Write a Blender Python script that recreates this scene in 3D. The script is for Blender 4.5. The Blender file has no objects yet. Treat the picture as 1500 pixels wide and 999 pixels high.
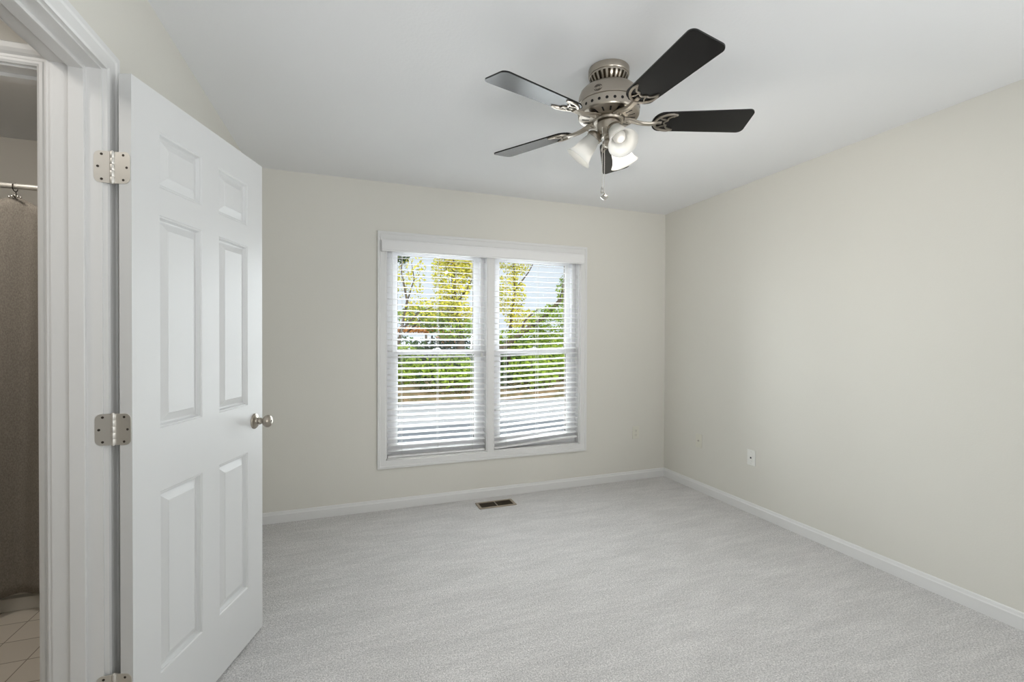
import bpy, bmesh, math, random
from mathutils import Vector, Matrix

PI = math.pi
S = bpy.context.scene
COL = S.collection

# ------------------------------------------------------------------ camera
F_PX, YAW, PITCH, ROLL, CY, EYE = 674.9, 0.3532, -0.0081, 0.0033, 500.56, 1.2854
cam_d = bpy.data.cameras.new('camera')
cam = bpy.data.objects.new('camera', cam_d)
COL.objects.link(cam)
S.camera = cam
cam_d.sensor_fit = 'HORIZONTAL'
cam_d.sensor_width = 36.0
cam_d.lens = 36.0 * F_PX / 1500.0
cam_d.shift_y = (CY - 499.5) / 1500.0
cam_d.clip_start = 0.02
fw = Vector((math.sin(YAW) * math.cos(PITCH), math.cos(YAW) * math.cos(PITCH), math.sin(PITCH)))
r0 = Vector((math.cos(YAW), -math.sin(YAW), 0))
u0 = r0.cross(fw)
rr = math.cos(ROLL) * r0 + math.sin(ROLL) * u0
uu = -math.sin(ROLL) * r0 + math.cos(ROLL) * u0
cam.matrix_world = Matrix((( rr.x, uu.x, -fw.x, 0), (rr.y, uu.y, -fw.y, 0), (rr.z, uu.z, -fw.z, EYE), (0, 0, 0, 1)))

# ------------------------------------------------------------------ look, sky, lights
S.view_settings.view_transform = 'Standard'
S.view_settings.look = 'None'
S.view_settings.gamma = 1.0
S.view_settings.exposure = 0.0
S.view_settings.use_curve_mapping = False

SKY = (0.80, 0.87, 0.96)
SKY_STRENGTH = 1.0
SUN_STRENGTH = 6.0
REAR_FILL_W = 8.0     # added fill light from behind the camera
VIEW_WINDOW_W = 76.0      # daylight at the window in view
BULB_W = 22.0
BATH_W = 9.0
BOUNCE_W = 9.5
BOUNCE2_W = 8.5
HALL_W = 7.0

world = bpy.data.worlds.new('sky')
S.world = world
world.use_nodes = True
bgn = world.node_tree.nodes['Background']
bgn.inputs['Color'].default_value = (*SKY, 1)
bgn.inputs['Strength'].default_value = SKY_STRENGTH


def add_light(name, kind, loc, direction=None, energy=10, size=1.0, size_y=None, color=(1, 1, 1), spread=None):
    d = bpy.data.lights.new(name, kind)
    d.energy = energy
    d.color = color
    if kind == 'AREA':
        d.size = size
        if size_y:
            d.shape = 'RECTANGLE'
            d.size_y = size_y
        if spread:
            d.spread = spread
    elif kind == 'SUN':
        d.angle = size
    else:
        d.shadow_soft_size = size
    o = bpy.data.objects.new(name, d)
    COL.objects.link(o)
    o.location = loc
    if direction:
        o.rotation_euler = Vector(direction).to_track_quat('-Z', 'Y').to_euler()
    return o


add_light('sun', 'SUN', (0, -5, 12), (0.10, 0.80, -0.48), SUN_STRENGTH, 0.01, color=(1.0, 0.96, 0.90))
add_light('rear_fill_light', 'AREA', (1.75, -1.72, 1.45), (-0.5, 1.0, -0.02), REAR_FILL_W, 1.7, 1.4, color=(1.0, 0.985, 0.96))  # added area light at the made-up opening behind the camera
add_light('daylight_view_window', 'AREA', (1.12, 3.78, 1.25), (0, -1, 0.12), VIEW_WINDOW_W, 1.55, 1.55, color=(0.93, 0.97, 1.0))
add_light('added_bounce_fill', 'AREA', (2.42, -1.0, 1.30), (-1.05, 1.45, 0.95), BOUNCE_W, 0.32, 0.5, color=(0.97, 0.985, 1.0), spread=math.radians(112))  # added light standing in for bounced flash, no fixture there
add_light('added_bounce_fill', 'AREA', (0.36, -0.85, 1.20), (-0.05, 1.35, 1.0), BOUNCE2_W, 0.5, 0.5, color=(0.97, 0.985, 1.0), spread=math.radians(115))  # second added light, aimed forward and up at the ceiling
add_light('hall_fill_light', 'AREA', (-1.35, 0.9, 2.38), (0, 0, -1), HALL_W, 0.4, 0.4, color=(1.0, 0.95, 0.88))  # unseen fill that brightens the wall above the bathroom doorway
add_light('bathroom_fill_light', 'AREA', (-1.35, 2.15, 2.40), (-0.25, 0.2, -1), BATH_W, 0.3, 0.3, color=(1.0, 0.95, 0.88))  # unseen light added to brighten the curtain and tiles

# ------------------------------------------------------------------ materials


def lin(c):
    return tuple(((v / 255) / 12.92 if v / 255 <= 0.04045 else ((v / 255 + 0.055) / 1.055) ** 2.4) for v in c)


def mat(name, rgb, rough=0.5, metal=0.0, spec=0.5, bump=None, vary=None, coat=0.0, aniso=0.0):
    """rgb sRGB 0-255; bump=(scale, strength, detail); vary=(rgb2, scale, detail, lo, hi, stretch)"""
    m = bpy.data.materials.new(name)
    m.use_nodes = True
    nt = m.node_tree
    b = nt.nodes['Principled BSDF']
    b.inputs['Base Color'].default_value = (*lin(rgb), 1)
    b.inputs['Roughness'].default_value = rough
    b.inputs['Metallic'].default_value = metal
    b.inputs['Specular IOR Level'].default_value = spec
    b.inputs['Coat Weight'].default_value = coat
    tc = nt.nodes.new('ShaderNodeTexCoord')
    if vary:
        rgb2, sc, det, lo, hi, st = vary
        mp = nt.nodes.new('ShaderNodeMapping')
        mp.inputs['Scale'].default_value = st
        nz = nt.nodes.new('ShaderNodeTexNoise')
        nz.inputs['Scale'].default_value = sc
        nz.inputs['Detail'].default_value = det
        cr = nt.nodes.new('ShaderNodeValToRGB')
        cr.color_ramp.elements[0].position = lo
        cr.color_ramp.elements[1].position = hi
        cr.color_ramp.elements[0].color = (*lin(rgb), 1)
        cr.color_ramp.elements[1].color = (*lin(rgb2), 1)
        nt.links.new(tc.outputs['Object'], mp.inputs['Vector'])
        nt.links.new(mp.outputs['Vector'], nz.inputs['Vector'])
        nt.links.new(nz.outputs['Fac'], cr.inputs['Fac'])
        nt.links.new(cr.outputs['Color'], b.inputs['Base Color'])
    if bump:
        sc, stg, det = bump
        nz = nt.nodes.new('ShaderNodeTexNoise')
        nz.inputs['Scale'].default_value = sc
        nz.inputs['Detail'].default_value = det
        bp = nt.nodes.new('ShaderNodeBump')
        bp.inputs['Strength'].default_value = stg
        bp.inputs['Distance'].default_value = 0.01
        nt.links.new(tc.outputs['Object'], nz.inputs['Vector'])
        nt.links.new(nz.outputs['Fac'], bp.inputs['Height'])
        nt.links.new(bp.outputs['Normal'], b.inputs['Normal'])
    return m


M = {}
M['wall'] = mat('cream_wall_paint', (226, 224, 216), 0.62, bump=(140, 0.04, 2))
M['ceiling'] = mat('white_ceiling_paint', (242, 243, 244), 0.8, bump=(90, 0.05, 2))
M['trim'] = mat('white_trim_paint', (232, 232, 231), 0.32)
M['door'] = mat('white_door_paint', (224, 225, 225), 0.36, bump=(60, 0.015, 3))
M['vinyl'] = mat('white_window_vinyl', (238, 238, 240), 0.3)
M['slat'] = mat('white_blind_slat', (240, 240, 240), 0.4)
M['cord'] = mat('white_cord', (225, 225, 222), 0.8)
M['nickel'] = mat('brushed_nickel', (176, 168, 157), 0.30, 1.0)
M['nickel_dark'] = mat('dark_nickel', (60, 52, 42), 0.4, 1.0)  # plain dark metal tone for slots, emblem and hooks
M['satin'] = mat('satin_nickel_hinge', (222, 219, 213), 0.45, 0.8)
M['chrome'] = mat('polished_nickel', (215, 212, 208), 0.12, 1.0)
M['screw'] = mat('dark_screw_recess', (70, 64, 58), 0.5, 0.6)
M['black'] = mat('black_recess', (14, 12, 10), 0.7)
M['blade'] = mat('espresso_blade', (12, 10, 10), 0.27, spec=0.42, bump=(30, 0.02, 4))
M['plate'] = mat('ivory_wall_plate', (228, 226, 214), 0.35)
M['plate_white'] = mat('white_wall_plate', (240, 240, 236), 0.3)
M['vent'] = mat('tan_vent_metal', (160, 148, 132), 0.45, 0.3)
M['vent_fin'] = mat('brown_vent_fins', (92, 78, 56), 0.5, 0.3)
M['curtain'] = mat('taupe_shower_fabric', (140, 134, 125), 0.9, spec=0.1, vary=((122, 115, 107), 260, 3, 0.35, 0.65, (1, 1, 0.5)), bump=(500, 0.25, 2))
M['tub'] = mat('white_tub_enamel', (205, 201, 192), 0.2)
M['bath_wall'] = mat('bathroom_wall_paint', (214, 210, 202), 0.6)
M['concrete'] = mat('pale_concrete', (174, 175, 178), 0.9, vary=((160, 162, 166), 1.2, 6, 0.35, 0.7, (1, 1, 1)))  # one pale base colour, mottled at random
M['soil'] = mat('leaf_litter', (132, 110, 82), 1.0, vary=((84, 82, 50), 2.5, 8, 0.4, 0.62, (1, 1, 1)))
M['bark'] = mat('tree_bark', (78, 68, 56), 0.95, bump=(14, 0.6, 6))
M['siding'] = mat('pale_house_siding', (196, 200, 204), 0.8)
M['shingle'] = mat('pale_roof_shingle', (198, 204, 212), 0.9, vary=((184, 190, 200), 8, 3, 0.4, 0.6, (1, 1, 4)))
M['outwall'] = mat('exterior_siding', (190, 186, 178), 0.8)


def carpet():
    m = bpy.data.materials.new('grey_carpet_pile')
    m.use_nodes = True
    nt = m.node_tree
    N, Lk = nt.nodes.new, nt.links.new
    b = nt.nodes['Principled BSDF']
    b.inputs['Roughness'].default_value = 1.0
    b.inputs['Specular IOR Level'].default_value = 0.05
    b.inputs['Sheen Weight'].default_value = 0.15
    tc = N('ShaderNodeTexCoord')

    def noise(scale, det, rough=0.5, stretch=(1, 1, 1), rot=0):
        mp = N('ShaderNodeMapping')
        mp.inputs['Scale'].default_value = stretch
        mp.inputs['Rotation'].default_value = (0, 0, rot)
        n = N('ShaderNodeTexNoise')
        n.inputs['Scale'].default_value = scale
        n.inputs['Detail'].default_value = det
        n.inputs['Roughness'].default_value = rough
        Lk(tc.outputs['Object'], mp.inputs['Vector'])
        Lk(mp.outputs['Vector'], n.inputs['Vector'])
        return n

    def ramp(n, lo, hi, a, c):
        r = N('ShaderNodeMapRange')
        r.inputs['From Min'].default_value = lo
        r.inputs['From Max'].default_value = hi
        r.inputs['To Min'].default_value = a
        r.inputs['To Max'].default_value = c
        Lk(n.outputs['Fac'], r.inputs['Value'])
        return r

    fine = ramp(noise(170, 4, 0.8), 0.36, 0.64, 0.58, 1.36)
    mid = ramp(noise(60, 3), 0.35, 0.65, 0.94, 1.06)
    nap = ramp(noise(2.3, 4, 0.6, (1.0, 3.4, 1), 0.35), 0.36, 0.64, 0.955, 1.045)
    nap2 = ramp(noise(6.5, 3, 0.55, (0.7, 3.5, 1), -0.25), 0.4, 0.62, 0.96, 1.035)
    prev = fine
    for q in (mid, nap, nap2):
        mm = N('ShaderNodeMath')
        mm.operation = 'MULTIPLY'
        Lk(prev.outputs[0], mm.inputs[0])
        Lk(q.outputs[0], mm.inputs[1])
        prev = mm
    vm = N('ShaderNodeVectorMath')
    vm.operation = 'SCALE'
    vm.inputs[0].default_value = lin((220, 218, 217))
    Lk(prev.outputs[0], vm.inputs['Scale'])
    Lk(vm.outputs['Vector'], b.inputs['Base Color'])
    bp = N('ShaderNodeBump')
    bp.inputs['Strength'].default_value = 0.5
    bp.inputs['Distance'].default_value = 0.006
    Lk(fine.outputs[0], bp.inputs['Height'])
    Lk(bp.outputs['Normal'], b.inputs['Normal'])
    return m


def tile():
    m = bpy.data.materials.new('beige_floor_tile')
    m.use_nodes = True
    nt = m.node_tree
    b = nt.nodes['Principled BSDF']
    b.inputs['Roughness'].default_value = 0.3
    tc = nt.nodes.new('ShaderNodeTexCoord')
    mp = nt.nodes.new('ShaderNodeMapping')
    mp.inputs['Location'].default_value = (1.33, -2.695, 0)
    br = nt.nodes.new('ShaderNodeTexBrick')
    br.offset = 0.0
    br.inputs['Scale'].default_value = 1.0
    br.inputs['Brick Width'].default_value = 0.154
    br.inputs['Row Height'].default_value = 0.159
    br.inputs['Mortar Size'].default_value = 0.0022
    br.inputs['Mortar Smooth'].default_value = 0.2
    br.inputs['Color1'].default_value = (*lin((206, 198, 186)), 1)
    br.inputs['Color2'].default_value = (*lin((200, 192, 180)), 1)
    br.inputs['Mortar'].default_value = (*lin((128, 118, 106)), 1)
    nt.links.new(tc.outputs['Object'], mp.inputs['Vector'])
    nt.links.new(mp.outputs['Vector'], br.inputs['Vector'])
    nt.links.new(br.outputs['Color'], b.inputs['Base Color'])
    return m


def glass_pane():
    m = bpy.data.materials.new('window_glass')
    m.use_nodes = True
    nt = m.node_tree
    nt.nodes.remove(nt.nodes['Principled BSDF'])
    t = nt.nodes.new('ShaderNodeBsdfTransparent')
    t.inputs['Color'].default_value = (0.97, 0.985, 0.98, 1)
    g = nt.nodes.new('ShaderNodeBsdfGlossy')
    g.inputs['Roughness'].default_value = 0.02
    fr = nt.nodes.new('ShaderNodeFresnel')
    fr.inputs['IOR'].default_value = 1.3
    mx = nt.nodes.new('ShaderNodeMixShader')
    nt.links.new(fr.outputs[0], mx.inputs[0])
    nt.links.new(t.outputs[0], mx.inputs[1])
    nt.links.new(g.outputs[0], mx.inputs[2])
    nt.links.new(mx.outputs[0], nt.nodes['Material Output'].inputs[0])
    return m


def frosted():
    m = bpy.data.materials.new('frosted_shade_glass')
    m.use_nodes = True
    nt = m.node_tree
    b = nt.nodes['Principled BSDF']
    b.inputs['Base Color'].default_value = (0.86, 0.86, 0.84, 1)
    b.inputs['Roughness'].default_value = 0.25
    tr = nt.nodes.new('ShaderNodeBsdfTranslucent')
    tr.inputs['Color'].default_value = (0.97, 0.96, 0.94, 1)
    mx = nt.nodes.new('ShaderNodeMixShader')
    mx.inputs[0].default_value = 0.55
    nt.links.new(b.outputs[0], mx.inputs[1])
    nt.links.new(tr.outputs[0], mx.inputs[2])
    nt.links.new(mx.outputs[0], nt.nodes['Material Output'].inputs[0])
    return m


def leafmat(name, rgb, rgb2):
    m = bpy.data.materials.new(name)
    m.use_nodes = True
    nt = m.node_tree
    b = nt.nodes['Principled BSDF']
    b.inputs['Roughness'].default_value = 0.6
    b.inputs['Specular IOR Level'].default_value = 0.2
    tc = nt.nodes.new('ShaderNodeTexCoord')
    nz = nt.nodes.new('ShaderNodeTexNoise')
    nz.inputs['Scale'].default_value = 3.0
    nz.inputs['Detail'].default_value = 5
    cr = nt.nodes.new('ShaderNodeValToRGB')
    cr.color_ramp.elements[0].position = 0.38
    cr.color_ramp.elements[1].position = 0.62
    cr.color_ramp.elements[0].color = (*lin(rgb), 1)
    cr.color_ramp.elements[1].color = (*lin(rgb2), 1)
    nt.links.new(tc.outputs['Object'], nz.inputs['Vector'])
    nt.links.new(nz.outputs['Fac'], cr.inputs['Fac'])
    nt.links.new(cr.outputs['Color'], b.inputs['Base Color'])
    tr = nt.nodes.new('ShaderNodeBsdfTranslucent')
    nt.links.new(cr.outputs['Color'], tr.inputs['Color'])
    mx = nt.nodes.new('ShaderNodeMixShader')
    mx.inputs[0].default_value = 0.4
    nt.links.new(b.outputs[0], mx.inputs[1])
    nt.links.new(tr.outputs[0], mx.inputs[2])
    nt.links.new(mx.outputs[0], nt.nodes['Material Output'].inputs[0])
    return m


M['carpet'] = carpet()
M['tile'] = tile()
M['glass'] = glass_pane()
M['frost'] = frosted()
M['bulb'] = mat('frosted_bulb', (205, 203, 198), 0.4)
M['bulb_lit'] = mat('lit_frosted_bulb', (240, 238, 232), 0.4)
M['bulb_lit'].node_tree.nodes['Principled BSDF'].inputs['Emission Color'].default_value = (1, 0.95, 0.88, 1)
M['bulb_lit'].node_tree.nodes['Principled BSDF'].inputs['Emission Strength'].default_value = 4.0
M['leaf_yellow'] = leafmat('yellow_green_leaves', (226, 214, 84), (188, 192, 70))
M['leaf_lime'] = leafmat('lime_green_leaves', (168, 190, 74), (122, 152, 56))
M['leaf_green'] = leafmat('mid_green_leaves', (104, 142, 52), (66, 102, 38))
M['leaf_dark'] = leafmat('dark_green_leaves', (70, 98, 44), (44, 66, 34))
M['leaf_orange'] = leafmat('orange_brown_leaves', (214, 160, 92), (176, 120, 66))
M['leaf_olive'] = leafmat('olive_brown_brush', (130, 128, 76), (96, 84, 58))

# ------------------------------------------------------------------ helpers


def tag(o, label=None, cat=None, group=None, kind=None):
    if label:
        o['label'] = label
    if cat:
        o['category'] = cat
    if group:
        o['group'] = group
    if kind:
        o['kind'] = kind
    return o


def obj(name, bm, mats, parent=None, mw=None, smooth=False, angle=None):
    me = bpy.data.meshes.new(name)
    bmesh.ops.recalc_face_normals(bm, faces=bm.faces)
    bm.to_mesh(me)
    bm.free()
    for m in (mats if isinstance(mats, (list, tuple)) else [mats]):
        me.materials.append(m)
    if smooth:
        me.polygons.foreach_set('use_smooth', [True] * len(me.polygons))
        if angle:
            me.set_sharp_from_angle(angle=math.radians(angle))
    o = bpy.data.objects.new(name, me)
    COL.objects.link(o)
    if parent:
        o.parent = parent
    if mw is not None:
        o.matrix_local = mw
    return o


def thing(name, label, cat, mw=None, group=None, kind=None):
    o = bpy.data.objects.new(name, None)
    o.empty_display_size = 0.05
    COL.objects.link(o)
    if mw is not None:
        o.matrix_world = mw
    return tag(o, label, cat, group, kind)


def B():
    return bmesh.new()


def box(bm, x0, x1, y0, y1, z0, z1, mi=0, bev=0.0, seg=2):
    r = bmesh.ops.create_cube(bm, size=1.0)
    vs = r['verts']
    for v in vs:
        v.co = Vector(((x0 + x1) / 2 + v.co.x * (x1 - x0), (y0 + y1) / 2 + v.co.y * (y1 - y0), (z0 + z1) / 2 + v.co.z * (z1 - z0)))
    fs = {f for v in vs for f in v.link_faces}
    for f in fs:
        f.material_index = mi
    if bev > 0:
        es = {e for v in vs for e in v.link_edges}
        r2 = bmesh.ops.bevel(bm, geom=list(es), offset=bev, segments=seg, affect='EDGES', profile=0.5)
        for f in r2['faces']:
            f.material_index = mi
    return vs


def prism(bm, poly, axis, a, b, mi=0):
    """extrude a 2D polygon along an axis: axis 'x': poly=(y,z); 'y': (x,z); 'z': (x,y)"""
    def P(p, t):
        return {'x': (t, p[0], p[1]), 'y': (p[0], t, p[1]), 'z': (p[0], p[1], t)}[axis]
    va = [bm.verts.new(P(p, a)) for p in poly]
    vb = [bm.verts.new(P(p, b)) for p in poly]
    n = len(poly)
    fs = [bm.faces.new(va), bm.faces.new(vb[::-1])]
    for i in range(n):
        fs.append(bm.faces.new((va[i], va[(i + 1) % n], vb[(i + 1) % n], vb[i])))
    for f in fs:
        f.material_index = mi
    return va + vb


def lathe(bm, prof, seg=32, mw=None, mi=0, cap0=False, cap1=False):
    rings = []
    for r, z in prof:
        ring = []
        for i in range(seg):
            a = 2 * PI * i / seg
            co = Vector((r * math.cos(a), r * math.sin(a), z))
            ring.append(bm.verts.new(mw @ co if mw is not None else co))
        rings.append(ring)
    for k in range(len(rings) - 1):
        for i in range(seg):
            f = bm.faces.new((rings[k][i], rings[k][(i + 1) % seg], rings[k + 1][(i + 1) % seg], rings[k + 1][i]))
            f.material_index = mi
    if cap0:
        bm.faces.new(rings[0][::-1]).material_index = mi
    if cap1:
        bm.faces.new(rings[-1]).material_index = mi


def tube(bm, pts, rad, seg=8, mi=0, cap=True):
    pts = [Vector(p) for p in pts]
    rs = rad if isinstance(rad, (list, tuple)) else [rad] * len(pts)
    rings = []
    prev = None
    for i, p in enumerate(pts):
        t = (pts[min(i + 1, len(pts) - 1)] - pts[max(i - 1, 0)])
        t = t.normalized() if t.length > 1e-9 else Vector((0, 0, 1))
        if prev is None:
            a = Vector((0, 0, 1)) if abs(t.z) < 0.9 else Vector((1, 0, 0))
            n = (a - t * a.dot(t)).normalized()
        else:
            n = (prev - t * prev.dot(t)).normalized()
        prev = n
        b = t.cross(n)
        rings.append([bm.verts.new(p + rs[i] * (n * math.cos(2 * PI * k / seg) + b * math.sin(2 * PI * k / seg))) for k in range(seg)])
    for i in range(len(rings) - 1):
        for k in range(seg):
            bm.faces.new((rings[i][k], rings[i][(k + 1) % seg], rings[i + 1][(k + 1) % seg], rings[i + 1][k])).material_index = mi
    if cap:
        bm.faces.new(rings[0][::-1]).material_index = mi
        bm.faces.new(rings[-1]).material_index = mi


def ribbon(bm, pts, w, t, mi=0, z0=0.0):
    """flat strip along a path of (x, y) or (x, y, z), width w (number or list), thickness t"""
    P = [Vector((p[0], p[1], p[2] if len(p) > 2 else z0)) for p in pts]
    ws = w if isinstance(w, (list, tuple)) else [w] * len(P)
    rows = []
    for i, p in enumerate(P):
        d = P[min(i + 1, len(P) - 1)] - P[max(i - 1, 0)]
        n = Vector((-d.y, d.x, 0)).normalized() * ws[i] / 2
        h = Vector((0, 0, t / 2))
        rows.append([bm.verts.new(p + n * 0.75 - h), bm.verts.new(p + n), bm.verts.new(p + n + h), bm.verts.new(p - n + h), bm.verts.new(p - n), bm.verts.new(p - n * 0.75 - h)])
    for i in range(len(rows) - 1):
        for k in range(6):
            bm.faces.new((rows[i][k], rows[i][(k + 1) % 6], rows[i + 1][(k + 1) % 6], rows[i + 1][k])).material_index = mi
    bm.faces.new(rows[0][::-1]).material_index = mi
    bm.faces.new(rows[-1]).material_index = mi


def frame_sweep(bm, x0, x1, z0, z1, prof, sides='LRTB', mi=0, mk=None):
    """mitred picture-frame moulding around the opening x0..x1, z0..z1. prof: list of (outward, depth)."""
    mk = mk or (lambda x, y, z: (x, y, z))
    def ring(o, d):
        return [bm.verts.new(mk(x0 - o, d, z0 - o if 'B' in sides else z0)), bm.verts.new(mk(x0 - o, d, z1 + o)),
                bm.verts.new(mk(x1 + o, d, z1 + o)), bm.verts.new(mk(x1 + o, d, z0 - o if 'B' in sides else z0))]
    rs = [ring(o, d) for o, d in prof]
    edges = [(0, 1), (1, 2), (2, 3)] + ([(3, 0)] if 'B' in sides else [])
    n = len(rs)
    for i in range(n):
        a, b = rs[i], rs[(i + 1) % n]
        for p, q in edges:
            bm.faces.new((a[p], a[q], b[q], b[p])).material_index = mi
    if 'B' not in sides:
        bm.faces.new([r[0] for r in rs]).material_index = mi
        bm.faces.new([r[3] for r in rs][::-1]).material_index = mi


def wall_with_hole(bm, x0, x1, z0, z1, holes, y0, y1):
    """slab in x-z, thickness y0..y1, rectangular holes (hx0,hx1,hz0,hz1) sorted by x"""
    x = x0
    for hx0, hx1, hz0, hz1 in holes:
        box(bm, x, hx0, y0, y1, z0, z1)
        if hz0 > z0 + 1e-4:
            box(bm, hx0, hx1, y0, y1, z0, hz0)
        if hz1 < z1 - 1e-4:
            box(bm, hx0, hx1, y0, y1, hz1, z1)
        x = hx1
    box(bm, x, x1, y0, y1, z0, z1)


# room numbers
XR, YB, ZC = 2.8297, 3.5479, 2.44
YF = -1.6
UL, AL = -0.6351, 0.0273
nL = Vector((math.cos(AL), -math.sin(AL), 0))
tL = Vector((math.sin(AL), math.cos(AL), 0))
# left-wall frame: local x = d (into the room), local y = s (along the wall), z up
ML = Matrix(((nL.x, tL.x, 0, UL), (nL.y, tL.y, 0, 1.6), (0, 0, 1, 0), (0, 0, 0, 1)))

# ------------------------------------------------------------------ structure: bedroom
bm = B(); box(bm, -0.76, XR + 0.14, YF - 0.14, YB + 0.14, -0.12, 0.0)
tag(obj('floor', bm, M['carpet']), 'light grey cut pile carpet covering the bedroom floor', 'carpet', kind='structure')
bm = B(); box(bm, -2.7, XR + 0.14, YF - 0.14, YB + 0.14, ZC, ZC + 0.12)
tag(obj('ceiling', bm, M['ceiling']), 'smooth white bedroom ceiling above the fan', 'ceiling', kind='structure')

WX0, WX1, WZ0, WZ1 = 0.303, 1.937, 0.366, 2.015
bm = B(); wall_with_hole(bm, -2.6, XR + 0.14, -0.05, ZC, [(WX0, WX1, WZ0, WZ1)], YB, YB + 0.14)
tag(obj('wall_back', bm, M['wall']), 'cream painted wall with the double window', 'wall', kind='structure')
bm = B(); box(bm, XR, XR + 0.14, YF, YB, -0.05, ZC)
tag(obj('wall_right', bm, M['wall']), 'cream painted right wall with two small plates', 'wall', kind='structure')
bm = B(); wall_with_hole(bm, -2.6, XR + 0.14, -0.05, ZC, [(0.85, 2.65, 0.7, 2.15)], YF - 0.14, YF)  # opening added so fill light can enter from behind
tag(obj('wall_front', bm, M['wall']), 'cream wall behind the viewpoint with an added opening for fill light', 'wall', kind='structure')
# left wall in its own frame: opening s -0.70..0.02
bm = B()
J0, J1, JH = -0.705, 0.02, 2.037
for s0, s1, z0, z1 in ((-3.3, J0 - 0.02, -0.05, ZC), (J1 + 0.02, 1.99, -0.05, ZC), (J0 - 0.02, J1 + 0.02, JH + 0.02, ZC)):
    box(bm, -0.115, 0.0, s0, s1, z0, z1)
tag(obj('wall_left', bm, M['wall'], mw=ML), 'cream wall holding the open doorway on the left', 'wall', kind='structure')


def baseboard(name, axis, a, b, wallpos, sign, label, mw=None):
    t, h = 0.013, 0.078
    prof = [(0, 0), (sign * t, 0), (sign * t, h - 0.022), (sign * t * 0.75, h - 0.016), (sign * t * 0.55, h - 0.004), (sign * t * 0.3, h), (0, h)]
    prof = [(wallpos + p[0], p[1]) for p in prof]
    bm = B()
    prism(bm, prof, axis, a, b)
    return tag(obj(name, bm, M['trim'], mw=mw), label, 'baseboard', kind='structure')


baseboard('baseboard_back', 'x', -0.56, XR - 0.0005, YB, -1, 'white baseboard along the wall under the window')
baseboard('baseboard_right', 'y', YF, YB - 0.013, XR, -1, 'white baseboard along the right wall')
baseboard('baseboard_left', 'y', 0.086, 1.935, 0.0, 1, 'white baseboard behind the open door', mw=ML)

# window casing (trim_1) with mullion and drywall liner
bm = B()
cas = [(0.0, YB), (0.0, YB - 0.012), (0.006, YB - 0.015), (0.040, YB - 0.015), (0.046, YB - 0.020), (0.060, YB - 0.020), (0.063, YB - 0.016), (0.063, YB)]
frame_sweep(bm, WX0 + 0.004, WX1 - 0.004, WZ0 + 0.004, WZ1 - 0.004, cas)
# jamb liner
box(bm, WX0, WX0 + 0.012, YB - 0.001, YB + 0.07, WZ0, WZ1)
box(bm, WX1 - 0.012, WX1, YB - 0.001, YB + 0.07, WZ0, WZ1)
box(bm, WX0, WX1, YB - 0.001, YB + 0.07, WZ0, WZ0 + 0.012)
box(bm, WX0, WX1, YB - 0.001, YB + 0.07, WZ1 - 0.012, WZ1)
MX0, MX1 = 1.086, 1.154
box(bm, MX0 + 0.008, MX1 - 0.008, YB - 0.015, YB + 0.07, WZ0, WZ1, bev=0.002)
box(bm, MX0, MX1, YB - 0.008, YB + 0.07, WZ0, WZ1)
tag(obj('trim_1', bm, M['trim']), 'white picture frame casing and mullion around the double window', 'window casing', kind='structure')


def window_unit(name, x0, x1, label):
    w = thing(name, label, 'window', Matrix.Translation((0, 0, 0)), kind='structure')
    ya, yb = YB + 0.062, YB + 0.135
    z0, z1 = WZ0 + 0.012, WZ1 - 0.012
    bm = B()
    f = 0.038
    box(bm, x0, x0 + f, ya, yb, z0, z1, bev=0.002)
    box(bm, x1 - f, x1, ya, yb, z0, z1, bev=0.002)
    box(bm, x0 + f, x1 - f, ya, yb, z0, z0 + f * 0.8, bev=0.002)
    box(bm, x0 + f, x1 - f, ya, yb, z1 - f * 0.8, z1, bev=0.002)
    obj('window_frame', bm, M['vinyl'], w)
    st = 0.050

    def sash(nm, zs0, zs1, y0, y1, rb, rt):
        a, c = x0 + f - 0.002, x1 - f + 0.002
        bm = B()
        box(bm, a, a + st, y0, y1, zs0, zs1, bev=0.003)
        box(bm, c - st, c, y0, y1, zs0, zs1, bev=0.003)
        box(bm, a + st - 0.003, c - st + 0.003, y0, y1, zs0, zs0 + rb, bev=0.003)
        box(bm, a + st - 0.003, c - st + 0.003, y0, y1, zs1 - rt, zs1, bev=0.003)
        s = obj(nm, bm, M['vinyl'], w)
        bm = B()
        ym = (y0 + y1) / 2
        box(bm, a + st - 0.006, c - st + 0.006, ym - 0.002, ym + 0.002, zs0 + rb - 0.006, zs1 - rt + 0.006)
        obj('glass_pane', bm, M['glass'], s)
        bm = B()
        fr = [(0.0, y0 + 0.002), (0.0, y1 - 0.002), (0.004, y1 - 0.002), (0.004, y0 + 0.002)]
        frame_sweep(bm, a + st + 0.001, c - st - 0.001, zs0 + rb + 0.001, zs1 - rt - 0.001, [(-0.002, ym - 0.006), (-0.002, ym + 0.006), (0.001, ym + 0.006), (0.001, ym - 0.006)])
        obj('glazing_gasket', bm, M['screw'], s)
        return s
    zm = 1.172
    sash('lower_sash', z0 + f * 0.8, zm + 0.018, ya + 0.006, ya + 0.034, 0.062, 0.036)
    sash('upper_sash', zm - 0.018, z1 - f * 0.8 + 0.001, ya + 0.038, yb - 0.006, 0.036, 0.052)
    bm = B()
    xm = (x0 + x1) / 2
    box(bm, xm - 0.03, xm + 0.03, ya + 0.008, ya + 0.032, zm + 0.018, zm + 0.026, bev=0.002)
    box(bm, xm - 0.008, xm + 0.022, ya + 0.010, ya + 0.024, zm + 0.024, zm + 0.034, bev=0.003)
    obj('sash_lock', bm, M['vinyl'], w)
    return w


window_unit('window_1', WX0 + 0.012, MX0 + 0.008, 'white double hung window left of the mullion')
window_unit('window_2', MX1 - 0.008, WX1 - 0.012, 'white double hung window right of the mullion')

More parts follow.
